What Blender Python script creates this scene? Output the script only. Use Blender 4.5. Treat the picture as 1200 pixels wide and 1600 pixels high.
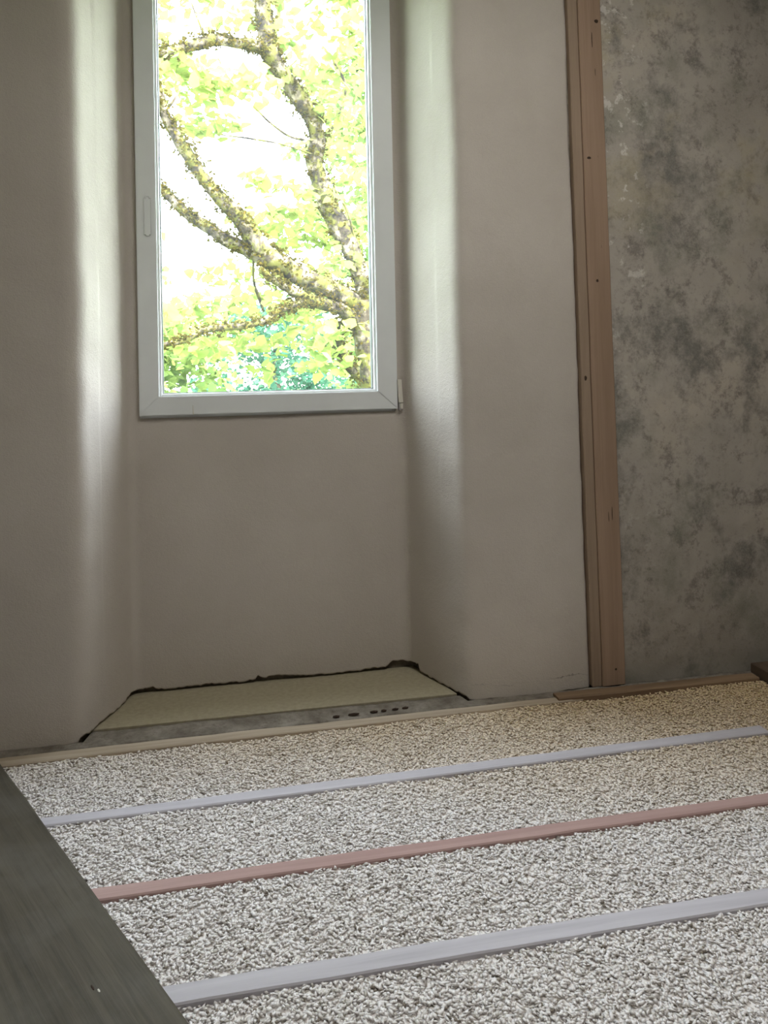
import bpy, bmesh, math, random
import numpy as np
from mathutils import Vector, Matrix, noise

S = bpy.context.scene
C = S.collection
for o in list(bpy.data.objects):
    bpy.data.objects.remove(o)

# ------------------------------------------------------------------ camera
YAW, ROLL, PITCH = 0.1958, 0.0204, 0.0112
cd = bpy.data.cameras.new('camera')
cd.sensor_fit = 'AUTO'; cd.sensor_width = 36.0; cd.lens = 27.0
cd.shift_y = -(800 - 571) / 1600.0
cd.clip_start = 0.05; cd.clip_end = 300
cam = bpy.data.objects.new('camera', cd); C.objects.link(cam)
fwd = Vector((math.sin(YAW), math.cos(YAW), 0)); right = Vector((math.cos(YAW), -math.sin(YAW), 0)); up = Vector((0, 0, 1))
f2 = fwd * math.cos(PITCH) + up * math.sin(PITCH); u2 = up * math.cos(PITCH) - fwd * math.sin(PITCH)
r3 = right * math.cos(ROLL) - u2 * math.sin(ROLL); u3 = u2 * math.cos(ROLL) + right * math.sin(ROLL)
M = Matrix((r3, u3, -f2)).transposed().to_4x4(); M.translation = Vector((0, -2.61, 1.15))
cam.matrix_world = M
S.camera = cam

# ------------------------------------------------------------------ world, sun, daylight, added fill
SUN_DIR = Vector((-0.38, 0.42, -0.82)).normalized()          # travel direction: the sun stands high behind the house
w = bpy.data.worlds.new('sky'); S.world = w; w.use_nodes = True
wn = w.node_tree; wn.nodes.clear()
sky = wn.nodes.new('ShaderNodeTexSky'); sky.sky_type = 'NISHITA'; sky.sun_disc = False
sky.sun_elevation = math.radians(55); sky.sun_rotation = math.radians(140)
sky.air_density = 1.0; sky.dust_density = 3.0; sky.ozone_density = 0.6
whit = wn.nodes.new('ShaderNodeMixRGB'); whit.inputs['Fac'].default_value = 0.45
whit.inputs['Color2'].default_value = (6.5, 6.5, 6.3, 1)
bg = wn.nodes.new('ShaderNodeBackground'); bg.inputs['Strength'].default_value = 4.0
wo = wn.nodes.new('ShaderNodeOutputWorld')
wn.links.new(sky.outputs[0], whit.inputs['Color1']); wn.links.new(whit.outputs[0], bg.inputs['Color'])
wn.links.new(bg.outputs[0], wo.inputs['Surface'])

sl = bpy.data.lights.new('sun', 'SUN'); sl.energy = 20; sl.angle = math.radians(0.6); sl.color = (1, .95, .84)
so = bpy.data.objects.new('sun', sl); C.objects.link(so); so.rotation_euler = SUN_DIR.to_track_quat('-Z', 'Y').to_euler()

# added fill lamp under the closed ceiling, out of view, brightens the foreground floor
al = bpy.data.lights.new('ceiling_fill_light', 'AREA'); al.shape = 'RECTANGLE'; al.size = 1.2; al.size_y = 0.9
al.energy = 29; al.color = (1.0, .985, .97)
ao = bpy.data.objects.new('ceiling_fill_light', al); C.objects.link(ao); ao.location = (0.85, -1.55, 2.97)
pl = bpy.data.lights.new('window_portal', 'AREA'); pl.shape = 'RECTANGLE'; pl.size = 1.0; pl.size_y = 1.84; pl.cycles.is_portal = True
po = bpy.data.objects.new('window_portal', pl); C.objects.link(po); po.location = (0.15, 0.46, 1.915); po.rotation_euler = (math.radians(-90), 0, 0)

vs = S.view_settings
vs.view_transform = 'Standard'; vs.look = 'None'; vs.gamma = 1.0; vs.use_curve_mapping = False
vs.exposure = 0.22
S.cycles.use_denoising = True
S.cycles.max_bounces = 8; S.cycles.diffuse_bounces = 5; S.cycles.transparent_max_bounces = 12
S.cycles.sample_clamp_indirect = 8

# ------------------------------------------------------------------ helpers
rng = np.random.default_rng(7)
random.seed(7)

def link(name, me, mat=None, parent=None, smooth=False):
    o = bpy.data.objects.new(name, me); C.objects.link(o)
    if mat is not None and not me.materials: me.materials.append(mat)
    if parent is not None: o.parent = parent
    if smooth: me.polygons.foreach_set('use_smooth', [True] * len(me.polygons))
    return o

def mesh(name, verts, faces, mat=None, parent=None, smooth=False):
    me = bpy.data.meshes.new(name); me.from_pydata([tuple(v) for v in verts], [], faces); me.update()
    return link(name, me, mat, parent, smooth)

def bm_obj(name, bm, mat=None, parent=None, smooth=False):
    me = bpy.data.meshes.new(name); bmesh.ops.recalc_face_normals(bm, faces=bm.faces); bm.to_mesh(me); bm.free()
    return link(name, me, mat, parent, smooth)

def bevel(bm, r, seg=2):
    if r > 0: bmesh.ops.bevel(bm, geom=list(bm.edges), offset=r, segments=seg, affect='EDGES', profile=.6)

def box_bm(x0, x1, y0, y1, z0, z1, r=0.0, seg=2, bm=None):
    b = bmesh.new()
    bmesh.ops.create_cube(b, size=1)
    for v in b.verts:
        v.co = Vector(((x0 + x1) / 2 + v.co.x * (x1 - x0), (y0 + y1) / 2 + v.co.y * (y1 - y0), (z0 + z1) / 2 + v.co.z * (z1 - z0)))
    bevel(b, r, seg)
    if bm is None: return b
    t = bpy.data.meshes.new('t'); b.to_mesh(t); b.free(); bm.from_mesh(t); bpy.data.meshes.remove(t)
    return bm

def box(name, x0, x1, y0, y1, z0, z1, mat, parent=None, r=0.0, seg=2):
    return bm_obj(name, box_bm(x0, x1, y0, y1, z0, z1, r, seg), mat, parent)

def prism_bm(poly, z0, z1, bm=None):
    bm = bm or bmesh.new()
    a = [bm.verts.new((x, y, z0)) for x, y in poly]; b = [bm.verts.new((x, y, z1)) for x, y in poly]
    n = len(poly)
    bm.faces.new(a[::-1]); bm.faces.new(b)
    for i in range(n): bm.faces.new((a[i], a[(i + 1) % n], b[(i + 1) % n], b[i]))
    return bm

def empty(name, loc=(0, 0, 0)):
    o = bpy.data.objects.new(name, None); C.objects.link(o); o.location = loc; o.empty_display_size = .1
    return o

def tag(o, label=None, cat=None, group=None, kind=None):
    if label: o['label'] = label
    if cat: o['category'] = cat
    if group: o['group'] = group
    if kind: o['kind'] = kind
    return o

# ------------------------------------------------------------------ materials
class NT:
    def __init__(s, name):
        s.m = bpy.data.materials.new(name); s.m.use_nodes = True; s.t = s.m.node_tree
        s.b = s.t.nodes['Principled BSDF']; s.out = s.t.nodes['Material Output']
        s.co = s.n('ShaderNodeTexCoord').outputs['Object']
    def n(s, k, **kw):
        x = s.t.nodes.new(k)
        for a, v in kw.items(): setattr(x, a, v)
        return x
    def l(s, a, b): s.t.links.new(a, b)
    def map(s, scale=(1, 1, 1), loc=(0, 0, 0), rot=(0, 0, 0)):
        m = s.n('ShaderNodeMapping'); s.l(s.co, m.inputs[0])
        m.inputs['Scale'].default_value = scale; m.inputs['Location'].default_value = loc; m.inputs['Rotation'].default_value = rot
        return m.outputs[0]
    def noise(s, scale, detail=4, rough=.55, vec=None, dist=0):
        x = s.n('ShaderNodeTexNoise'); s.l(vec if vec is not None else s.co, x.inputs['Vector'])
        x.inputs['Scale'].default_value = scale; x.inputs['Detail'].default_value = detail
        x.inputs['Roughness'].default_value = rough; x.inputs['Distortion'].default_value = dist
        return x.outputs['Fac']
    def ramp(s, fac, *stops):
        x = s.n('ShaderNodeValToRGB'); e = x.color_ramp.elements
        while len(e) < len(stops): e.new(.5)
        for el, (p, c) in zip(e, stops):
            el.position = p; el.color = c if len(c) == 4 else (*c, 1)
        s.l(fac, x.inputs[0]); return x.outputs[0]
    def mix(s, fac, a, b, mode='MIX'):
        x = s.n('ShaderNodeMixRGB', blend_type=mode)
        for i, v in ((0, fac), (1, a), (2, b)):
            if isinstance(v, (int, float)): x.inputs[i].default_value = v
            elif isinstance(v, tuple): x.inputs[i].default_value = (*v, 1) if len(v) == 3 else v
            else: s.l(v, x.inputs[i])
        return x.outputs[0]
    def math(s, op, a, b=0.0, clamp=False):
        x = s.n('ShaderNodeMath', operation=op, use_clamp=clamp)
        for i, v in ((0, a), (1, b)):
            if isinstance(v, (int, float)): x.inputs[i].default_value = v
            else: s.l(v, x.inputs[i])
        return x.outputs[0]
    def sep(s):
        x = s.n('ShaderNodeSeparateXYZ'); s.l(s.co, x.inputs[0]); return x.outputs
    def rng(s, v, a, b, c=0.0, d=1.0):
        x = s.n('ShaderNodeMapRange', clamp=True); s.l(v, x.inputs[0])
        for i, q in enumerate((a, b, c, d)): x.inputs[1 + i].default_value = q
        return x.outputs[0]
    def bump(s, h, strength, dist):
        x = s.n('ShaderNodeBump'); x.inputs['Strength'].default_value = strength; x.inputs['Distance'].default_value = dist
        s.l(h, x.inputs['Height']); s.l(x.outputs[0], s.b.inputs['Normal']); return x
    def fin(s, col, rough=.8, spec=.3):
        if isinstance(col, tuple): s.b.inputs['Base Color'].default_value = (*col, 1)
        else: s.l(col, s.b.inputs['Base Color'])
        if isinstance(rough, (int, float)): s.b.inputs['Roughness'].default_value = rough
        else: s.l(rough, s.b.inputs['Roughness'])
        s.b.inputs['Specular IOR Level'].default_value = spec
        return s.m

def m_plaster():
    t = NT('lime_plaster')
    big = t.noise(1.6, 5, .6); mid = t.noise(7, 4, .6, dist=.4); fine = t.noise(240, 3, .7)
    c = t.ramp(big, (.30, (.47, .42, .366)), (.72, (.56, .507, .45)))
    c = t.mix(t.rng(mid, .52, .75, 0, .28), c, (.44, .385, .325))
    x, y, z = t.sep()
    c = t.mix(t.rng(fine, .35, .7, 0, .16), c, (.36, .33, .29))
    crack = t.math('ABSOLUTE', t.math('SUBTRACT', t.math('ADD', z, t.math('MULTIPLY', t.noise(9, 6, .7), .07)), .075))
    cm = t.math('MULTIPLY', t.rng(crack, .0, .0022, 1, 0), t.math('MULTIPLY', t.rng(x, .8, .9), t.rng(t.noise(5, 2), .40, .55)))
    c = t.mix(t.math('MULTIPLY', cm, .75), c, (.09, .08, .07))
    h = t.math('ADD', t.math('MULTIPLY', fine, .6), t.math('MULTIPLY', t.noise(70, 4, .65), .7))
    t.bump(h, .5, .0045)
    return t.fin(c, .95, .15)

def m_mottled():
    t = NT('mottled_bare_plaster')
    x, y, z = t.sep()
    v = t.map((1, 1, .85))
    a = t.noise(3.4, 9, .74, v, 0); b = t.noise(8.5, 8, .80, t.map((1, 1, .9), (4, 2, 7)), 0)
    c0 = t.ramp(t.noise(2.1, 5, .6, t.map(loc=(3, 1, 2))), (.32, (.32, .285, .24)), (.52, (.39, .35, .30)), (.70, (.46, .40, .325)))
    c0 = t.mix(t.rng(a, .50, .62, 0, .85), c0, (.145, .138, .12))
    c0 = t.mix(t.rng(b, .53, .61, 0, .62), c0, (.125, .108, .095))
    # yellowish old paint in the upper part, greenish algae film, darker tone towards the foot
    tan = t.math('MULTIPLY', t.rng(t.noise(3.4, 4, .6, t.map(loc=(9, 3, 1.4))), .52, .66), t.rng(z, 1.35, 2.0))
    c0 = t.mix(t.math('MULTIPLY', tan, .7), c0, (.40, .345, .225))
    c0 = t.mix(t.math('MULTIPLY', t.rng(t.noise(4, 6, .65, t.map(loc=(1, 8, 5))), .52, .64), .42), c0, (.15, .16, .115))
    speck = t.noise(26, 6, .75)
    c0 = t.mix(t.rng(speck, .56, .70, 0, .5), c0, (.10, .085, .07))
    c0 = t.mix(t.rng(t.noise(150, 3, .7), .45, .7, 0, .28), c0, (.40, .37, .33))
    # chalky flakes of old whitewash along the post
    wh = t.math('MULTIPLY', t.rng(t.noise(17, 6, .68, t.map(loc=(2, 2, 3.3))), .585, .63), t.rng(t.math('ADD', x, t.math('MULTIPLY', a, .3)), 1.72, 1.64))
    c0 = t.mix(t.math('MULTIPLY', t.math('MULTIPLY', wh, t.rng(z, 1.0, 1.8, .25, 1)), .75), c0, (.62, .58, .52))
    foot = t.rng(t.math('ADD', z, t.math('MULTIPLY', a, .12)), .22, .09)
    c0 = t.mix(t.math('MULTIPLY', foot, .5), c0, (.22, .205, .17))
    h = t.math('ADD', t.math('MULTIPLY', b, .8), t.math('MULTIPLY', t.noise(90, 4, .7), .45))
    t.bump(h, .5, .006)
    return t.fin(c0, .82, .25)

def m_wood(name, c_a, c_b, axis='X', scale=1.0, streak=.5, rough=.7, spec=.25, bump=.25, wear=None):
    t = NT(name)
    st = {'X': (1.2, 26, 26), 'Y': (26, 1.2, 26), 'Z': (26, 26, 1.2)}[axis]
    v = t.map(tuple(q * scale for q in st))
    g = t.noise(1.0, 6, .6, v, .8); g2 = t.noise(4.0, 4, .6, v, .3)
    c = t.ramp(g, (.32, c_a), (.68, c_b))
    c = t.mix(t.rng(g2, .5, .75, 0, streak), c, tuple(q * .55 for q in c_a))
    if wear: c = t.mix(t.rng(t.noise(5, 5, .65), .45, .7, 0, .5), c, wear)
    t.bump(g2, bump, .002)
    return t.fin(c, rough, spec)

def m_flat(name, col, rough=.5, spec=.4, var=.12, sc=30):
    t = NT(name)
    c = t.mix(t.rng(t.noise(sc, 4, .6), .35, .7, 0, 1), col, tuple(q * (1 - var) for q in col))
    return t.fin(c, rough, spec)

PLASTER = m_plaster(); MOTTLED = m_mottled()
MASONRY = m_flat('rubble_masonry', (.22, .19, .15), .95, .1, .5, 25)
PVC = m_flat('white_window_profile', (.70, .71, .70), .38, .4, .05, 8)
GASKET = m_flat('black_rubber_seal', (.02, .02, .022), .6, .3, .2)
HINGE = m_flat('cream_hinge_cover', (.62, .58, .50), .45, .4, .08)
METAL = m_flat('dull_steel', (.34, .32, .30), .4, .5, .2)
POSTW = m_wood('old_softwood', (.26, .175, .118), (.33, .228, .16), 'Z', .9, .15, .75, .2)
POSTE = m_wood('old_softwood_edge', (.25, .18, .125), (.32, .235, .168), 'Z', 1.1, .18, .8, .2)
KNOT = m_flat('wood_knot', (.055, .035, .024), .8, .2, .4, 60)
DARKB = m_wood('dark_stained_oak', (.050, .043, .031), (.098, .084, .060), 'X', .9, .5, .62, .2, .5, wear=(.12, .11, .092))
BGREY = m_wood('greyed_lath', (.44, .415, .445), (.55, .525, .555), 'X', .8, .22, .8, .2)
BPINK = m_wood('reddish_lath', (.36, .235, .215), (.46, .32, .29), 'X', .8, .22, .8, .2)
BBEIGE = m_wood('beige_lath', (.36, .29, .21), (.52, .44, .35), 'X', .7, .4, .85, .2)
BBROWN = m_wood('brown_lath', (.16, .105, .065), (.30, .205, .125), 'X', .7, .45, .85, .2)
DBROWN = m_wood('dark_brown_beam', (.075, .052, .036), (.14, .10, .068), 'Y', .7, .4, .85, .2)
FIBRE = m_flat('soft_fibre_board', (.38, .335, .235), .95, .1, .18, 60)

def m_mortar():
    t = NT('dusty_mortar')
    c = t.ramp(t.noise(9, 7, .7), (.32, (.115, .095, .075)), (.52, (.23, .205, .17)), (.72, (.34, .31, .265)))
    c = t.mix(t.rng(t.noise(60, 4, .7), .5, .75, 0, .5), c, (.10, .07, .05))
    t.bump(t.noise(45, 6, .7), .6, .008)
    return t.fin(c, .95, .1)
MORTAR = m_mortar()

def m_chips():
    t = NT('pale_wood_chips')
    at = t.n('ShaderNodeAttribute', attribute_name='tone', attribute_type='GEOMETRY')
    c = t.ramp(at.outputs['Fac'], (.0, (.22, .185, .15)), (.10, (.52, .485, .44)), (.40, (.80, .755, .725)), (.78, (.89, .85, .83)), (1.0, (.95, .92, .91)))
    x, y, z = t.sep()
    # fresher, yellower chips heaped in the far right corner
    yel = t.rng(t.math('ADD', t.math('ADD', t.math('MULTIPLY', x, .35), y), t.math('MULTIPLY', t.noise(3, 4), .35)), -.32, .62)
    c = t.mix(t.math('MULTIPLY', yel, .85), c, t.mix(.35, t.mix(1.0, c, (.95, .74, .42), 'MULTIPLY'), (.46, .34, .15)))
    c = t.mix(t.rng(t.noise(300, 2, .6), .4, .7, 0, .18), c, (.35, .31, .25))
    return t.fin(c, .9, .15)
CHIPS = m_chips()

def m_glass():
    t = NT('window_glass')
    tr = t.n('ShaderNodeBsdfTransparent'); tr.inputs[0].default_value = (.93, .96, .95, 1)
    gl = t.n('ShaderNodeBsdfGlossy'); gl.inputs['Roughness'].default_value = .0
    fr = t.n('ShaderNodeFresnel'); fr.inputs['IOR'].default_value = 1.12
    mx = t.n('ShaderNodeMixShader'); ge = t.n('ShaderNodeNewGeometry'); t.l(t.math('MULTIPLY', fr.outputs[0], t.math('SUBTRACT', 1.0, ge.outputs['Backfacing'])), mx.inputs[0]); t.l(tr.outputs[0], mx.inputs[1]); t.l(gl.outputs[0], mx.inputs[2])
    # thin translucent veil mixed into the pane imitates lens bloom over the view
    tl = t.n('ShaderNodeBsdfTranslucent'); tl.inputs[0].default_value = (.9, .93, .97, 1)
    veil = t.n('ShaderNodeMixShader'); t.l(t.rng(t.noise(2.2, 4, .6), .3, .75, .003, .012), veil.inputs[0])
    t.l(mx.outputs[0], veil.inputs[1]); t.l(tl.outputs[0], veil.inputs[2])
    t.l(veil.outputs[0], t.out.inputs['Surface']); return t.m
GLASS = m_glass()

def m_bark():
    t = NT('mossy_bark')
    g = t.noise(11, 3, .6, t.map((1, 1, .7)), .4)
    c = t.ramp(g, (.34, (.010, .008, .006)), (.48, (.035, .028, .02)), (.60, (.11, .092, .066)), (.72, (.26, .22, .17)))
    moss = t.rng(t.noise(8, 6, .7, t.map(loc=(3, 3, 3))), .48, .56)
    c = t.mix(t.math('MULTIPLY', moss, .85), c, (.075, .075, .012))
    t.bump(t.noise(22, 4, .6), .6, .015)
    return t.fin(c, .9, .15)
BARK = m_bark()

def m_leaf(name, col, trans):
    t = NT(name)
    at = t.n('ShaderNodeAttribute', attribute_name='tone', attribute_type='GEOMETRY')
    c = t.mix(at.outputs['Fac'], col, tuple(q * k for q, k in zip(col, (1.7, 1.3, 1.1))))
    df = t.n('ShaderNodeBsdfDiffuse'); t.l(c, df.inputs[0])
    tl = t.n('ShaderNodeBsdfTranslucent'); t.l(t.mix(.5, c, trans), tl.inputs[0])
    mx = t.n('ShaderNodeMixShader'); mx.inputs[0].default_value = .45
    t.l(df.outputs[0], mx.inputs[1]); t.l(tl.outputs[0], mx.inputs[2]); t.l(mx.outputs[0], t.out.inputs['Surface'])
    return t.m
LEAF = m_leaf('young_maple_leaf', (.135, .20, .055), (.25, .34, .10))
LEAFB = m_leaf('bluish_leaf', (.03, .095, .065), (.07, .19, .11))
LEAFY = m_leaf('yellow_green_leaf', (.095, .16, .05), (.20, .29, .09))
MOSS = m_leaf('moss_tuft', (.042, .040, .010), (.08, .072, .016))
GRASS = m_flat('meadow', (.10, .17, .03), .95, .1, .5, 2)

# ------------------------------------------------------------------ the setting: window wall
def fillet_path(pts, step):
    """pts: (x, y, radius); returns a dense polyline with rounded corners"""
    out = []
    n = len(pts)
    P = [Vector((p[0], p[1])) for p in pts]
    segs = []
    cur = P[0]
    for i in range(1, n):
        if i < n - 1 and pts[i][2] > 0:
            r = pts[i][2]; d0 = (P[i - 1] - P[i]).normalized(); d1 = (P[i + 1] - P[i]).normalized()
            a = P[i] + d0 * r; b = P[i] + d1 * r
            segs.append((cur, a))
            last = a
            for k in range(1, 7):
                t = k / 6; q = a * (1 - t) ** 2 + P[i] * 2 * t * (1 - t) + b * t * t
                segs.append((last, q)); last = q
            cur = b
        else:
            segs.append((cur, P[i])); cur = P[i]
    out = [segs[0][0]]
    for a, b in segs:
        m = max(1, round((b - a).length / step))
        for k in range(1, m + 1): out.append(a.lerp(b, k / m))
    return out

HX0, HX1, HZ0, HZ1 = -.345, .637, 1.004, 2.83
path = fillet_path([(-1.6, 0, 0), (-.484, 0, .055), (-.368, .33, .030), (HX0 + .012, .33, 0), (.625, .33, 0), (.657, .33, .03), (.794, 0, .045), (1.17, .0, .06), (1.262, .013, .012), (1.275, .06, 0)], .010)
HX0, HX1 = HX0 + .012, .625
zs = [0, .006, .014, .026, .042, .06, .08, .10] + [.10 + .0226 * k for k in range(1, 40)] + [HZ0 + (HZ1 - HZ0) * k / 76 for k in range(77)] + [2.86, 2.90, 2.95, 3.0]

def ragged(x, y):
    """height of the broken lower edge of the plaster"""
    n1 = noise.noise((x * 14, y * 14, 3.1)); n2 = noise.noise((x * 55, y * 55, 8.7))
    if y > .27:                                           # back of the niche
        h = .011 + .006 * n1 + .006 * n2 + .003 * noise.noise((x * 160, y * 160, 2.2))
        if .07 < x < .085: h += .014
        if .085 <= x < .25: h += .010 * (1 - abs((x - .15) / .12)) if abs(x - .15) < .12 else 0
        if x > .57: h += .022 * min(1, (x - .57) / .02)
        if x < -.30: h += .006
        return h
    if y > .012 and x < 1: return .003 + .006 * (y / .3) + .004 * n1 + .007 * n2
    return -.010 + .004 * n1 + .003 * n2

verts, faces = [], []
nz = len(zs)
for i, p in enumerate(path):
    q = path[min(i + 1, len(path) - 1)] - path[max(i - 1, 0)]
    nr = Vector((q.y, -q.x)).normalized()
    rb = ragged(p.x, p.y)
    for z in zs:
        zz = z + rb * max(0, 1 - z / .1)
        d = .0045 * noise.noise((p.x * 2.2, p.y * 2.2, z * 1.7)) + .0016 * noise.noise((p.x * 9, p.y * 9, z * 9))
        edge = 0
        if p.y < .12 and -.56 < p.x < -.40: edge = .010 * noise.noise((1.3, 4.4, z * 1.9)) + .004 * noise.noise((1.3, 4.4, z * 8))
        if p.y < .12 and .72 < p.x < .86: edge = .008 * noise.noise((7.3, 2.4, z * 1.9)) + .004 * noise.noise((7.3, 2.4, z * 8))
        lean = -.015 * (z - 0) if p.x > 1.0 else 0.0
        lean *= min(1, max(0, (p.x - 1.0) / .25))
        if p.x > 1.22: edge += .0025 * noise.noise((3.1, 9.4, z * 16)) + .002 * noise.noise((3.1, 9.4, z * 5))
        verts.append((p.x + nr.x * d + edge + lean, p.y + nr.y * d, zz))
for i in range(len(path) - 1):
    a, b = path[i], path[i + 1]
    for k in range(nz - 1):
        zc = (zs[k] + zs[k + 1]) / 2
        if a.y > .32 and b.y > .32 and HX0 - 1e-4 <= min(a.x, b.x) and max(a.x, b.x) <= HX1 + 1e-4 and HZ0 < zc < HZ1: continue
        faces.append((i * nz + k, (i + 1) * nz + k, (i + 1) * nz + k + 1, i * nz + k + 1))
wb = mesh('wall_back', verts, faces, PLASTER, smooth=True)
sm = wb.modifiers.new('thickness', 'SOLIDIFY'); sm.thickness = .012; sm.offset = -1
tag(wb, 'pale lime plastered wall with a deep splayed window niche', kind='structure')

# rubble core behind the plaster
bm = prism_bm([(-1.6, .02), (-.505, .02), (-.398, .35), (-.398, .52), (-1.6, .52)], -.15, 3.0)
prism_bm([(.688, .35), (.815, .02), (1.235, .02), (1.235, .1), (1.40, .1), (1.40, .52), (.688, .52)], -.15, 3.0, bm)
prism_bm([(-.398, .352), (.688, .352), (.688, .52), (-.398, .52)], -.15, .985, bm)
prism_bm([(-.398, .352), (.688, .352), (.688, .52), (-.398, .52)], 2.85, 3.0, bm)
core = bm_obj('wall_core', bm, MASONRY); tag(core, 'rough masonry behind the broken plaster edge of the niche', kind='structure')

# bare mottled wall panel right of the post
xs = np.linspace(1.33, 2.10, 64); zz = np.linspace(-.02, 3.0, 200)
verts = []; faces = []
for i, x in enumerate(xs):
    for z in zz:
        verts.append((x, .004 - .006 * noise.noise((x * 4, 1, z * 4)) - .003 * noise.noise((x * 15, 5, z * 15)) - .0012 * noise.noise((x * 50, 5, z * 50)), z))
for i in range(len(xs) - 1):
    for k in range(len(zz) - 1):
        faces.append((i * 200 + k, (i + 1) * 200 + k, (i + 1) * 200 + k + 1, i * 200 + k + 1))
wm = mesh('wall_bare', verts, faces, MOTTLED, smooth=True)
sm = wm.modifiers.new('thickness', 'SOLIDIFY'); sm.thickness = .25; sm.offset = -1
tag(wm, 'bare mottled grey wall with dark damp stains right of the timber post', kind='structure')

# the rest of the room
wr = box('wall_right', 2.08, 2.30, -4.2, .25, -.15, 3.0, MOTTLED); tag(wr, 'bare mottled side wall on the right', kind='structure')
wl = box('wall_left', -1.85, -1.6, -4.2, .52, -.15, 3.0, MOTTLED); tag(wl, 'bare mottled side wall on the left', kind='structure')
wf = box('wall_front', -1.85, 2.3, -4.2, -4.05, -.15, 3.0, MOTTLED); tag(wf, 'bare mottled wall behind the camera', kind='structure')
ce = box('ceiling', -1.85, 2.3, -4.2, .52, 3.0, 3.12, PLASTER); tag(ce, 'pale plaster ceiling', kind='structure')
fl = box('floor', -1.85, 2.3, -4.2, .52, -.25, -.05, MORTAR); tag(fl, 'rough subfloor under the loose fill', kind='structure')

# ------------------------------------------------------------------ window
win = empty('window_1', (.15, .33, 1.0)); tag(win, 'tall white framed window with a view into a sunlit tree', kind='structure')
inv = Matrix.Translation((-.15, -.33, -1.0))
def wpart(o):
    o.data.transform(inv) if o.data.users == 1 else None
    o.parent = win; return o
def ring(name, xo0, xo1, zo0, zo1, w_, y0, y1, mat, r=.0):
    """four-sided frame as one mesh"""
    bm = bmesh.new()
    box_bm(xo0, xo0 + w_, y0, y1, zo0, zo1, r, 2, bm); box_bm(xo1 - w_, xo1, y0, y1, zo0, zo1, r, 2, bm)
    box_bm(xo0 + w_, xo1 - w_, y0, y1, zo0, zo0 + w_, r, 2, bm); box_bm(xo0 + w_, xo1 - w_, y0, y1, zo1 - w_, zo1, r, 2, bm)
    return wpart(bm_obj(name, bm, mat))
X0, X1, Z0, Z1 = -.333, .630, 1.014, 2.79           # sash outside
GX0, GX1, GZ0, GZ1 = -.262, .552, 1.084, 2.72       # sash daylight opening
ring('outer_frame', -.375, .668, .985, 2.845, .055, .336, .405, PVC, .002)
def member(name, poly, y0, y1):
    bm = bmesh.new()
    a = [bm.verts.new((x, y0, z)) for x, z in poly]; b = [bm.verts.new((x, y1, z)) for x, z in poly]
    n = len(poly); bm.faces.new(a); bm.faces.new(b[::-1])
    for i in range(n): bm.faces.new((a[i], b[i], b[(i + 1) % n], a[(i + 1) % n]))
    bmesh.ops.recalc_face_normals(bm, faces=bm.faces)
    es = [e for e in bm.edges if all(abs(v.co.y - y0) < 1e-5 for v in e.verts)]
    bmesh.ops.bevel(bm, geom=es, offset=.0025, segments=2, affect='EDGES')
    return wpart(bm_obj(name, bm, PVC))
YF, YB = .308, .372
member('sash_rail', [(X0, Z0), (X1, Z0), (GX1, GZ0), (GX0, GZ0)], YF, YB)
member('sash_rail', [(X0, Z1), (GX0, GZ1), (GX1, GZ1), (X1, Z1)], YF, YB)
member('sash_stile', [(X0, Z0), (GX0, GZ0), (GX0, GZ1), (X0, Z1)], YF, YB)
member('sash_stile', [(X1, Z0), (X1, Z1), (GX1, GZ1), (GX1, GZ0)], YF, YB)
ring('glazing_bead', GX0 - .002, GX1 + .002, GZ0 - .002, GZ1 + .002, .011, .326, .350, PVC, .002)
ring('glass_seal', GX0 - .002, GX1 + .002, GZ0 - .002, GZ1 + .002, .0135, .3505, .392, GASKET)
wpart(box('pane', GX0 + .004, GX1 - .004, .356, .360, GZ0 + .004, GZ1 - .004, GLASS))
# slim recessed grip on the left stile
hb = bmesh.new(); box_bm(-.3045, -.2795, .3035, .309, 1.672, 1.818, .0, 1, hb)
es = [e for e in hb.edges if abs(e.verts[0].co.y - e.verts[1].co.y) > .001]
bmesh.ops.bevel(hb, geom=es, offset=.006, segments=4, affect='EDGES')
fr_ = min(hb.faces, key=lambda f: f.calc_center_median().y)
bmesh.ops.inset_individual(hb, faces=[fr_], thickness=.003)
bmesh.ops.translate(hb, verts=fr_.verts, vec=(0, .0035, 0))
h = wpart(bm_obj('handle', hb, PVC)); h['label'] = 'slim recessed grip plate'
# corner hinge
hb = box_bm(.6335, .651, .302, .320, 1.038, 1.128, .003)
for v in hb.verts: v.co.x += (v.co.z - 1.038) * -.05
hg = wpart(bm_obj('hinge', hb, HINGE)); hg['label'] = 'cream plastic hinge cover'
bm = bmesh.new(); bmesh.ops.create_cone(bm, cap_ends=True, segments=14, radius1=.0065, radius2=.0075, depth=.02)
bmesh.ops.translate(bm, verts=bm.verts, vec=(.6455, .311, 1.024))
wpart(bm_obj('hinge_pin', bm, HINGE)).parent = hg
wpart(box('hinge_bracket', .634, .645, .306, .325, 1.008, 1.040, METAL, r=.002)).parent = hg
# small bright pin sticking out of the lower rail
bm = bmesh.new(); bmesh.ops.create_cone(bm, cap_ends=True, segments=8, radius1=.0022, radius2=.001, depth=.034)
bmesh.ops.translate(bm, verts=bm.verts, vec=(-.142, .3065, 1.033)); wpart(bm_obj('drain_pin', bm, HINGE))

# unseen frame added around the ceiling fill lamp; no opening behind it
w3 = empty('ceiling_fill_frame', (.85, -1.55, 2.985)); tag(w3, 'white frame added on the ceiling around the unseen fill lamp', kind='structure')
bm = bmesh.new()
for a in ((-.68, -.60, -.53, .53), (.60, .68, -.53, .53), (-.6, .6, -.53, -.45), (-.6, .6, .45, .53)):
    box_bm(a[0], a[1], a[2], a[3], -.03, .014, .003, 1, bm)
bm_obj('fill_frame_rim', bm, PVC, w3)

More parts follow.
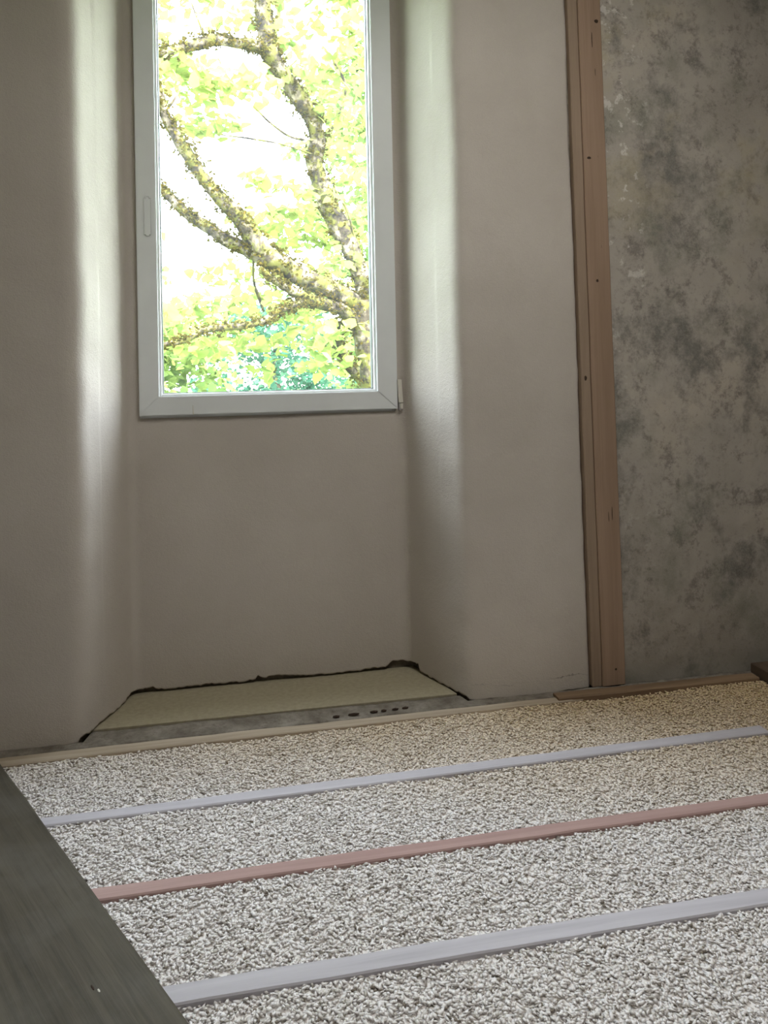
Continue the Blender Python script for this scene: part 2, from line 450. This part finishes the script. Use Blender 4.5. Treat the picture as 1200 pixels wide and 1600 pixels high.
# ------------------------------------------------------------------ timber post
post = empty('timber_post', (1.262, 0, 0)); post.rotation_euler = (0, -.0148, 0)
tag(post, 'old brown squared timber post between plaster and mottled wall', 'post')
def plank(name, x0, x1, y0, y1, z0, z1, mat, parent, amp=.0015, n=60, axis='Z', r=.003):
    """timber with slightly wavy arrises"""
    bm = bmesh.new()
    prof = [(x0 + r, y0), (x1 - r, y0), (x1, y0 + r), (x1, y1), (x0, y1), (x0, y0 + r)]
    rows = []
    for k in range(n + 1):
        z = z0 + (z1 - z0) * k / n
        rows.append([bm.verts.new((px + amp * noise.noise((px * 40, 3.3, z * 6)), py + amp * noise.noise((px * 31, 7.3, z * 5)), z)) for px, py in prof])
    for k in range(n):
        for j in range(6):
            bm.faces.new((rows[k][j], rows[k][(j + 1) % 6], rows[k + 1][(j + 1) % 6], rows[k + 1][j]))
    bm.faces.new(rows[0][::-1]); bm.faces.new(rows[-1])
    return bm_obj(name, bm, mat, parent)
plank('edge_board', .0035, .0415, -.004, .09, -.002, 2.98, POSTE, post)
plank('face_board', .0415, .131, -.010, .09, -.002, 2.98, POSTW, post)
def disc(name, x, z, rx, rz, y, mat, parent, th=.0012):
    bm = bmesh.new(); n = 14
    vs_ = [bm.verts.new((x + rx * math.cos(a) * (1 + .12 * math.sin(3 * a + x * 50)), y, z + rz * math.sin(a))) for a in [k * 2 * math.pi / n for k in range(n)]]
    c_ = bm.verts.new((x, y - th, z))
    bk = bm.verts.new((x, y + .004, z))
    for k in range(n):
        bm.faces.new((vs_[k], vs_[(k + 1) % n], c_)); bm.faces.new((vs_[(k + 1) % n], vs_[k], bk))
    return bm_obj(name, bm, mat, parent)
for x, z, rx, rz, y in ((.078, 1.475, .0085, .010, -.0095), (.020, 1.12, .006, .011, -.0036), (.094, .055, .008, .008, -.0095), (.112, 2.43, .008, .007, -.0095)):
    disc('knot', x, z, rx, rz, y, KNOT, post)
for x0, x1, z, th in ((.047, .080, 1.925, .010),):
    disc('knot', (x0 + x1) / 2, z, (x1 - x0) / 2, th, -.0095, KNOT, post, .0012)
for x, z, hh in ((.092, 2.36, .03), (.100, 2.24, .022), (.098, 1.93, .018), (.099, 1.60, .025), (.102, .62, .03), (.100, .25, .035), (.088, .61, .025)):
    disc('drying_crack', x, z, .0017, hh, -.0095, KNOT, post, .0010)

# ------------------------------------------------------------------ niche floor, ledge, laths
bm = prism_bm([(-.482, .073), (.772, .058), (.682, .350), (-.396, .350)], -.03, .0); bevel(bm, .002, 1)
nb = bm_obj('fibre_board', bm, FIBRE); tag(nb, 'yellowish fibre board lying in the bottom of the window niche', 'board')

# uneven mortar ledge along the wall foot
lx = np.linspace(-1.55, 1.93, 240)
verts = []; faces = []; ny = 16
def inset_edge(x):
    if -.487 < x < .79: return .0715 - .012 * (x + .482) - .001
    return .006
for x in lx:
    ye = inset_edge(x)
    for k in range(ny):
        y = -.045 + (ye - .004 + .045) * k / (ny - 1)
        edge = min(1, k / 3)
        z = -.006 + .004 * noise.noise((x * 9, y * 30, 1)) + .0025 * noise.noise((x * 40, y * 60, 2)) + .001 * noise.noise((x * 120, y * 120, 2))
        verts.append((x, y, z if k else -.04))
for i in range(len(lx) - 1):
    for k in range(ny - 1):
        a = i * ny + k; faces.append((a, a + ny, a + ny + 1, a + 1))
ml = mesh('mortar_ledge', verts, faces, MORTAR, smooth=True); tag(ml, 'dusty grey mortar strip along the foot of the window wall', 'ledge')
sm = ml.modifiers.new('thickness', 'SOLIDIFY'); sm.thickness = .03; sm.offset = -1
for k, (x, y, rx) in enumerate(((.385, -.016, .022), (.455, -.014, .014), (.49, -.013, .010), (.53, -.012, .012), (.565, -.010, .012), (.325, -.02, .013))):
    bm = bmesh.new(); bmesh.ops.create_icosphere(bm, subdivisions=1, radius=1)
    for v in bm.verts: v.co = Vector((x + v.co.x * rx * (1 + .2 * random.random()), y + v.co.y * .006, -.002 + v.co.z * .005))
    bm_obj('crumb', bm, KNOT, ml)

def lath(name, x0, x1, y0a, y1a, y0b, y1b, ztop, mat, label, thick=.04, amp=.0022, n=70, seed=1):
    """sawn lath lying in the fill; y0/y1 = near and far edge at its left (a) and right (b) end"""
    bm = bmesh.new(); rows = []
    r = .003
    for k in range(n + 1):
        t = k / n; x = x0 + (x1 - x0) * t
        a = y0a + (y0b - y0a) * t; b = y1a + (y1b - y1a) * t
        j = lambda q: amp * noise.noise((x * 7, q + seed * 5.1, seed)) + .4 * amp * noise.noise((x * 40, q + seed * 5.1, seed))
        zt = ztop + .0015 * noise.noise((x * 3, 1.5, seed))
        rows.append([bm.verts.new(c) for c in ((x, a + j(0), ztop - thick), (x, a + j(0), zt - r), (x, a + r + j(0), zt), (x, b - r + j(9), zt), (x, b + j(9), zt - r), (x, b + j(9), ztop - thick))])
    for k in range(n):
        for m in range(6):
            bm.faces.new((rows[k][m], rows[k + 1][m], rows[k + 1][(m + 1) % 6], rows[k][(m + 1) % 6]))
    bm.faces.new(rows[0][::-1]); bm.faces.new(rows[-1])
    o = bm_obj(name, bm, mat)
    tag(o, label, 'lath', 'floor laths bedded in the wood chip fill'); return o
ZT = -.001
lath('floor_lath', -1.5, 1.19, -.116, -.052, -.082, -.047, ZT - .002, BBEIGE, 'weathered beige lath along the wall foot below the window niche', seed=2, amp=.005)
lath('floor_lath', 1.10, 1.885, -.081, -.030, -.088, -.040, ZT + .006, BBROWN, 'short dark brown lath at the foot of the mottled wall', seed=3, amp=.004)
lath('floor_lath', -1.5, 1.64, -.478, -.440, -.458, -.408, ZT, BGREY, 'pale grey floor lath nearest the window with its right end showing', seed=4)
lath('floor_lath', -1.4, 1.90, -.802, -.758, -.802, -.760, ZT, BPINK, 'reddish pink floor lath between the two grey ones', seed=5)
lath('floor_lath', -1.3, 1.90, -1.125, -1.072, -1.145, -1.098, ZT, BGREY, 'pale grey floor lath nearest the camera', seed=6)
# lath along the right wall, seen end-on in the far corner
bm = bmesh.new(); rows = []
o = box('edge_beam', 1.905, 2.05, -3.6, -.012, -.05, .030, DBROWN, r=.004); tag(o, 'dark brown beam running along the right wall into the corner', 'beam')

# ------------------------------------------------------------------ loose chips
gx = np.linspace(-1.6, 1.9, 120); gy = np.linspace(-1.95, -.045, 130)
verts = []; faces = []
def fillz(x, y): return -.010 + .004 * noise.noise((x * 3.1, y * 3.1, .5)) + .003 * noise.noise((x * 9, y * 9, .5))
for x in gx:
    for y in gy: verts.append((x, y, fillz(x, y) - .002 - (.012 if y > -.08 else 0)))
for i in range(len(gx) - 1):
    for k in range(len(gy) - 1):
        a = i * 130 + k; faces.append((a, a + 130, a + 131, a + 1))
nb_v = len(verts); nb_f = len(faces)
N = 150000
cx = rng.uniform(-.95, 1.90, N); cy = rng.uniform(-1.8, -.08, N)
BD = np.array((.49, -.872)); BNv = np.array((-.872, -.49)); BO = np.array((-.714, -.099))
dd = (cx - BO[0]) * BNv[0] + (cy - BO[1]) * BNv[1]
keep = dd < .03
def inside(a0, b0, a1, b1, x0, x1):
    t = np.clip((cx - x0) / (x1 - x0), 0, 1)
    return (cy > a0 + (a1 - a0) * t + .001) & (cy < b0 + (b1 - b0) * t - .001) & (cx > x0) & (cx < x1)
keep &= ~(inside(-.478, -.440, -.458, -.408, -1.5, 1.64) | inside(-.802, -.758, -.802, -.760, -1.4, 1.9) | inside(-1.125, -1.072, -1.145, -1.098, -1.3, 1.9) | inside(-.116, -.03, -.085, -.03, -1.5, 1.9))
cx = cx[keep]; cy = cy[keep]; N = len(cx)
L = rng.uniform(.0045, .0095, N) * np.where(rng.random(N) < .06, 1.6, 1); W = rng.uniform(.0024, .0046, N); T = rng.uniform(.0012, .0030, N)
cz = np.array([fillz(x, y) for x, y in zip(cx, cy)]) + rng.uniform(-.003, .003, N)
yaw = rng.uniform(0, math.pi, N); tl = rng.normal(0, .16, N); rl = rng.normal(0, .24, N)
base = np.array([(-1, 0, 0), (1, .1, 0), (-.25, -1, .1), (.35, 1, -.1), (.3, -.7, .9), (-.4, .6, 1.0), (0, 0, -1)])
bf = np.array([(0, 2, 4), (0, 4, 5), (2, 1, 4), (4, 1, 5), (1, 3, 5), (3, 0, 5), (0, 6, 2), (2, 6, 1), (1, 6, 3), (3, 6, 0)])
Pv = np.repeat(base[None], N, 0) * (1 + rng.normal(0, .18, (N, 7, 1)))
Pv[:, :, 0] *= L[:, None]; Pv[:, :, 1] *= W[:, None]; Pv[:, :, 2] *= T[:, None]
y_, z_ = Pv[:, :, 1].copy(), Pv[:, :, 2].copy(); c_, s_ = np.cos(rl)[:, None], np.sin(rl)[:, None]
Pv[:, :, 1] = y_ * c_ - z_ * s_; Pv[:, :, 2] = y_ * s_ + z_ * c_
x_, z_ = Pv[:, :, 0].copy(), Pv[:, :, 2].copy(); c_, s_ = np.cos(tl)[:, None], np.sin(tl)[:, None]
Pv[:, :, 0] = x_ * c_ + z_ * s_; Pv[:, :, 2] = -x_ * s_ + z_ * c_
x_, y_ = Pv[:, :, 0].copy(), Pv[:, :, 1].copy(); c_, s_ = np.cos(yaw)[:, None], np.sin(yaw)[:, None]
Pv[:, :, 0] = x_ * c_ - y_ * s_ + cx[:, None]; Pv[:, :, 1] = x_ * s_ + y_ * c_ + cy[:, None]; Pv[:, :, 2] += cz[:, None]
allv = np.concatenate([np.array(verts), Pv.reshape(-1, 3)])
tri = (bf[None] + (np.arange(N) * 7)[:, None, None] + nb_v).reshape(-1, 3)
def fast_mesh(name, V, quads, tris, tone):
    me = bpy.data.meshes.new(name)
    nq, nt = len(quads), len(tris)
    me.vertices.add(len(V)); me.vertices.foreach_set('co', np.asarray(V, dtype=np.float32).ravel())
    me.loops.add(nq * 4 + nt * 3)
    li = np.concatenate([np.asarray(quads, dtype=np.int32).ravel() if nq else np.zeros(0, np.int32), np.asarray(tris, dtype=np.int32).ravel() if nt else np.zeros(0, np.int32)])
    me.loops.foreach_set('vertex_index', li)
    me.polygons.add(nq + nt)
    me.polygons.foreach_set('loop_start', np.concatenate([np.arange(nq) * 4, nq * 4 + np.arange(nt) * 3]).astype(np.int32))
    me.update(calc_edges=True)
    a = me.attributes.new('tone', 'FLOAT', 'POINT'); a.data.foreach_set('value', np.asarray(tone, dtype=np.float32))
    return me
tone = np.concatenate([np.full(nb_v, .5), np.repeat(np.clip(rng.beta(3.2, 2.0, N) + np.where(rng.random(N) < .05, -.6, 0), 0, 1), 7)])
fo = link('wood_chip_fill', fast_mesh('wood_chip_fill', allv, faces, tri, tone), CHIPS)
tag(fo, 'loose fill of pale wood chips between the floor laths', 'wood chips', kind='stuff')

# ------------------------------------------------------------------ dark board in the lower left corner
bd = empty('dark_board', (BO[0], BO[1], ZT + .002)); bd.rotation_euler = (0, 0, math.atan2(BD[1], BD[0]))
tag(bd, 'wide dark stained wooden board lying across the laths, lower left corner', 'board')
bm = bmesh.new(); nL, nW = 90, 26; top = {}; Lb, Wb, Tb = 1.75, .56, .018
for i in range(nL + 1):
    for k in range(nW + 1):
        t = k / nW; yv = -t * Wb
        xv = Lb * i / nL
        ed = min(k, nW - k)
        zt = Tb + .0012 * noise.noise((xv * 2, yv * 8, 3)) - (.004 if ed == 0 else (.001 if ed == 1 else 0))
        if ed == 1: yv = -.005 if k == 1 else -(Wb - .005)
        yv += .0015 * noise.noise((xv * 5, t, 9)) if ed <= 1 else 0
        top[i, k] = bm.verts.new((xv, yv, zt))
for i in range(nL):
    for k in range(nW): bm.faces.new((top[i, k], top[i, k + 1], top[i + 1, k + 1], top[i + 1, k]))
bot = {}
for i in range(nL + 1):
    for k in (0, nW): bot[i, k] = bm.verts.new((top[i, k].co.x, top[i, k].co.y, 0))
for i in range(nL):
    bm.faces.new((top[i, 0], top[i + 1, 0], bot[i + 1, 0], bot[i, 0])); bm.faces.new((top[i, nW], bot[i, nW], bot[i + 1, nW], top[i + 1, nW]))
    bm.faces.new((bot[i, 0], bot[i + 1, 0], bot[i + 1, nW], bot[i, nW]))
for i in (0, nL): bm.faces.new([top[i, k] for k in range(nW + 1)] + [bot[i, nW], bot[i, 0]])
bm_obj('board_face', bm, DARKB, bd, smooth=False)
for x, y, hh in ((1.075, -.10, .010), (1.09, -.094, .006)):
    b2 = bmesh.new(); bmesh.ops.create_icosphere(b2, subdivisions=1, radius=1)
    for v in b2.verts: v.co = Vector((x + v.co.x * hh, y + v.co.y * .0022, Tb + .0005 + v.co.z * .0012))
    bm_obj('splinter', b2, HINGE if hh < .008 else KNOT, bd)

# ------------------------------------------------------------------ outside: tree, bushes, meadow
gr = mesh('meadow_ground', [(-60, .6, -.9), (60, .6, -.9), (60, 120, -.9), (-60, 120, -.9)], [(0, 1, 2, 3)], GRASS)
tag(gr, 'grassy ground outside the window', kind='structure')

def catmull(pts, n):
    out = []
    P = [np.array(p, float) for p in pts]
    P = [2 * P[0] - P[1]] + P + [2 * P[-1] - P[-2]]
    for i in range(1, len(P) - 2):
        for k in range(n):
            t = k / n; a, b, c, d = P[i - 1], P[i], P[i + 1], P[i + 2]
            out.append(.5 * (2 * b + (c - a) * t + (2 * a - 5 * b + 4 * c - d) * t * t + (3 * b - a - 3 * c + d) * t ** 3))
    out.append(P[-2]); return out

def tube(name, pts, mat, parent, n=4, seg=14, rough=.16):
    cs = catmull(pts, n); V = []; Fc = []
    for i, q in enumerate(cs):
        p = Vector(q[:3]); d = Vector(cs[min(i + 1, len(cs) - 1)][:3]) - Vector(cs[max(i - 1, 0)][:3])
        d.normalize(); u = d.cross(Vector((0, 1, .2))).normalized(); v = d.cross(u)
        for k in range(seg):
            a = 2 * math.pi * k / seg; dirn = u * math.cos(a) + v * math.sin(a)
            r = max(.004, q[3]) * (1 + rough * 1.6 * noise.noise(p * 5 + dirn * .9) + rough * noise.noise(p * 17 + dirn * 1.5))
            V.append(p + dirn * r)
    m = len(cs)
    for i in range(m - 1):
        for k in range(seg): Fc.append((i * seg + k, i * seg + (k + 1) % seg, (i + 1) * seg + (k + 1) % seg, (i + 1) * seg + k))
    Fc.append(tuple(range(seg))[::-1]); Fc.append(tuple((m - 1) * seg + k for k in range(seg)))
    return mesh(name, V, Fc, mat, parent, smooth=True)

TREE = {
    'trunk': [(1.56, 4.6, -.95, .19), (1.48, 4.6, -.3, .15), (1.41, 4.6, 0.32, 0.136), (1.35, 4.6, 0.81, 0.122), (1.29, 4.6, 1.3, 0.122), (1.25, 4.6, 1.64, 0.128), (1.23, 4.6, 1.85, 0.122)],
    'b1': [(1.24, 4.6, 1.76, 0.092), (1.06, 4.55, 1.88, 0.091), (0.85, 4.5, 1.98, 0.096), (0.63, 4.4, 2.06, 0.095), (0.45, 4.3, 2.16, 0.099), (0.3, 4.25, 2.23, 0.104), (0.19, 4.2, 2.39, 0.081), (0.08, 4.15, 2.54, 0.069), (-0.07, 4.1, 2.68, 0.057), (-0.21, 4.05, 2.84, 0.057), (-0.32, 4.0, 3.01, 0.052), (-0.42, 3.95, 3.16, 0.052), (-0.5, 3.9, 3.32, 0.046), (-0.55, 3.85, 3.5, 0.04), (-0.65, 3.8, 3.74, 0.035)],
    'b1b': [(0.28, 4.25, 2.23, 0.081), (0.12, 4.3, 2.29, 0.064), (-0.05, 4.35, 2.38, 0.059), (-0.22, 4.4, 2.51, 0.054), (-0.38, 4.45, 2.63, 0.045), (-0.54, 4.5, 2.8, 0.043), (-0.69, 4.55, 2.92, 0.037)],
    'b2': [(1.27, 4.6, 1.79, 0.08), (1.25, 4.7, 2.05, 0.081), (1.18, 4.75, 2.3, 0.088), (1.08, 4.8, 2.53, 0.102), (1.0, 4.85, 2.72, 0.103), (0.93, 4.9, 2.92, 0.097), (0.86, 4.9, 3.13, 0.085), (0.84, 4.9, 3.27, 0.085), (0.87, 4.9, 3.45, 0.079), (0.83, 4.85, 3.63, 0.079), (0.73, 4.8, 3.77, 0.092), (0.6, 4.7, 3.91, 0.078), (0.49, 4.65, 4.05, 0.072), (0.4, 4.6, 4.18, 0.085), (0.37, 4.6, 4.34, 0.079), (0.35, 4.6, 4.52, 0.073), (0.33, 4.6, 4.79, 0.067), (0.32, 4.6, 5.15, 0.055)],
    'b2b': [(0.42, 4.6, 4.17, 0.065), (0.27, 4.5, 4.19, 0.058), (0.1, 4.4, 4.16, 0.045), (-0.07, 4.35, 4.16, 0.054), (-0.24, 4.3, 4.09, 0.053), (-0.4, 4.2, 4.0, 0.04), (-0.55, 4.1, 3.9, 0.03), (-0.72, 4.0, 3.79, 0.024)],
    'b3': [(1.18, 4.55, 1.67, 0.061), (0.99, 4.5, 1.77, 0.054), (0.75, 4.4, 1.83, 0.053), (0.56, 4.3, 1.91, 0.044), (0.39, 4.2, 1.99, 0.034), (0.25, 4.15, 2.09, 0.026)],
    'b4': [(0.81, 4.45, 1.84, 0.03), (0.61, 4.3, 1.8, 0.032), (0.44, 4.2, 1.74, 0.031), (0.3, 4.1, 1.64, 0.031), (0.13, 4.05, 1.59, 0.028), (-0.06, 4.0, 1.57, 0.028), (-0.21, 3.95, 1.55, 0.025), (-0.37, 3.9, 1.46, 0.022), (-0.51, 3.85, 1.43, 0.022), (-0.66, 3.8, 1.39, 0.019)],
    'b5': [(1.25, 4.7, 1.55, 0.05), (1.15, 4.8, 1.65, 0.069), (1.06, 5.0, 1.57, 0.077), (1.06, 5.1, 1.41, 0.065), (1.21, 5.2, 1.22, 0.059), (1.39, 5.3, 0.98, 0.047)],
}
TWIGS = [
    [(-0.18, 4.3, 4.15, 0.013), (-0.24, 4.3, 4.31, 0.01), (-0.29, 4.3, 4.45, 0.008)],
    [(1.0, 4.8, 3.55, 0.013), (1.07, 4.8, 3.69, 0.01), (1.13, 4.7, 3.91, 0.013), (1.08, 4.7, 4.06, 0.013), (1.01, 4.7, 4.18, 0.01)],
    [(-0.52, 3.9, 3.34, 0.017), (-0.44, 3.9, 3.42, 0.012), (-0.36, 3.9, 3.56, 0.009)],
    [(.84, 4.85, 3.45, .012), (0.6, 4.7, 3.42, 0.012), (0.38, 4.6, 3.53, 0.01), (0.29, 4.6, 3.62, 0.01), (0.24, 4.6, 3.67, 0.006)],
    [(0.21, 4.4, 2.2, 0.012), (0.21, 4.5, 2.03, 0.012), (0.26, 4.6, 1.88, 0.015), (0.3, 4.6, 1.75, 0.012)],
    [(1.22, 4.7, 2.30, 0.010), (1.13, 4.7, 2.7, 0.009), (1.0, 4.6, 2.89, 0.009)],
    [(.84, 4.85, 3.3, .010), (0.5, 4.6, 3.32, 0.009), (0.23, 4.6, 3.36, 0.009), (-0.09, 4.6, 3.39, 0.006)],
]
tr = empty('mossy_tree', (0, 0, 0)); tag(tr, 'old mossy tree with forked limbs and light green leaves outside the window', 'tree')
for k, v in TREE.items():
    tube('trunk' if k == 'trunk' else 'branch', v, BARK, tr)
for v in TWIGS: tube('twig', v, BARK, tr, seg=7)

def leaves(name, centers, mat, parent, size, seed):
    """centers: (x, y, z, radius xyz, count); every leaf a folded lobed blade"""
    g = np.random.default_rng(seed)
    shape = np.array([(0, -1, 0), (.75, -.45, .18), (.55, .35, .12), (0, 1.1, -.1), (-.55, .35, .12), (-.75, -.45, .18), (0, 0, 0)])
    fs = np.array([(6, 0, 1), (6, 1, 2), (6, 2, 3), (6, 3, 4), (6, 4, 5), (6, 5, 0)])
    Vs = []; tones = []
    for (x, y, z, rx, ry, rz, n) in centers:
        p = g.normal(0, .5, (n, 3)) * (rx, ry, rz) + (x, y, z)
        Vs.append(p)
    p = np.concatenate(Vs); n = len(p)
    a, b, c = g.uniform(0, 6.28, n), g.normal(0, .65, n), g.normal(0, .65, n)
    s = size * g.uniform(.55, 1.25, n)
    Q = np.repeat(shape[None], n, 0) * s[:, None, None]
    def rot(Q, i, j, an):
        u, v = Q[:, :, i].copy(), Q[:, :, j].copy(); co, si = np.cos(an)[:, None], np.sin(an)[:, None]
        Q[:, :, i] = u * co - v * si; Q[:, :, j] = u * si + v * co
    rot(Q, 1, 2, b + .3); rot(Q, 0, 2, c); rot(Q, 0, 1, a)
    Q += p[:, None]
    tri = (fs[None] + (np.arange(n) * 7)[:, None, None]).reshape(-1, 3)
    o = link(name, fast_mesh(name, Q.reshape(-1, 3), [], tri, np.repeat(g.random(n), 7)), mat, parent)
    o['kind'] = 'stuff'; return o
mc = []
for k, v in TREE.items():
    cs = catmull(v, 5)
    for q in cs:
        for _ in range(7 if q[3] > .03 else 3):
            an = random.uniform(0, 6.28); rr = q[3] * .98
            mc.append((q[0] + rr * math.cos(an) + random.gauss(0, .02), q[1] + rr * .3 * math.sin(an * 2) - q[3] * .5, q[2] + rr * math.sin(an) + random.gauss(0, .02), .035, .035, .03, 7))
leaves('moss', mc, MOSS, tr, .016, 8)
r_ = random.Random(3)
cl = []
def spray(x, y, z, n, cnt, sx, sz):
    for _ in range(n):
        cl.append((x + r_.uniform(-sx, sx), y + r_.uniform(-.7, .9), z + r_.uniform(-sz, sz), .26, .26, .09, cnt))
spray(0.4, 4.9, 4.45, 34, 20, 1.3, .5)      # crown above
spray(-.2, 4.6, 3.75, 20, 18, .55, .22)      # under the left limb
spray(1.25, 5.2, 3.6, 30, 18, .42, 1.0)       # right of the main limb
spray(.75, 5.4, 2.75, 22, 20, .55, .35)
spray(.5, 5.2, 2.0, 24, 20, .9, .3)
spray(-.3, 4.6, 1.6, 18, 16, .5, .2)       # low left
spray(.8, 4.7, 1.35, 16, 16, .6, .25)
spray(.3, 4.5, 5.3, 24, 24, 1.6, .4)
spray(-1.6, 4.8, 3.6, 14, 20, .5, 1.4)
spray(2.2, 5.0, 3.6, 20, 22, .6, 1.6)
leaves('foliage', cl, LEAF, tr, .062, 5)

def bg_tree(name, x, y, h, rad, n, mat, label, cat, size, seed, low=.15):
    t = empty(name, (x, y, -.9)); tag(t, label, cat, 'greenery behind the mossy tree')
    rr = random.Random(seed)
    tube('trunk', [(0, 0, 0, .12 * rad), (.05, 0, h * .35, .09 * rad), (-.05, .05, h * .62, .05 * rad), (.05, 0, h * .85, .02 * rad)], BARK, t, seg=9)
    cs = []
    for _ in range(n):
        a = rr.uniform(0, 6.28); e = rr.uniform(low, 1); rad_e = rad * math.sqrt(max(.05, 1 - (2 * e - 1) ** 2 * .8)) * math.sqrt(rr.random())
        cs.append((math.cos(a) * rad_e, math.sin(a) * rad_e, e * h, .45, .45, .25, 46))
    leaves('foliage', cs, mat, t, size, seed)
bg_tree('shrub', -1.3, 8.6, 3.0, 1.3, 110, LEAFY, 'yellow green bush seen low in the left of the window', 'bush', .07, 21)
bg_tree('shrub', .9, 13.2, 3.5, 1.6, 150, LEAFB, 'bluish green bush seen low in the middle of the window', 'bush', .06, 22)
bg_tree('shrub', 2.7, 8.4, 2.9, 1.2, 100, LEAFY, 'yellow green bush seen low in the right of the window', 'bush', .07, 23)
bg_tree('background_tree', 3.6, 14.5, 9.5, 2.2, 110, LEAFY, 'tall pale green tree far behind on the right', 'tree', .11, 24, .25)
bg_tree('background_tree', -3.6, 15.5, 7.5, 2.2, 90, LEAFY, 'tall pale green tree far behind on the left', 'tree', .11, 25, .2)

# seat the tree's origin at the foot of its trunk
base_pt = Vector((1.56, 4.6, -.9)); tr.location = base_pt
for ch in tr.children: ch.matrix_parent_inverse = Matrix.Translation(-base_pt)
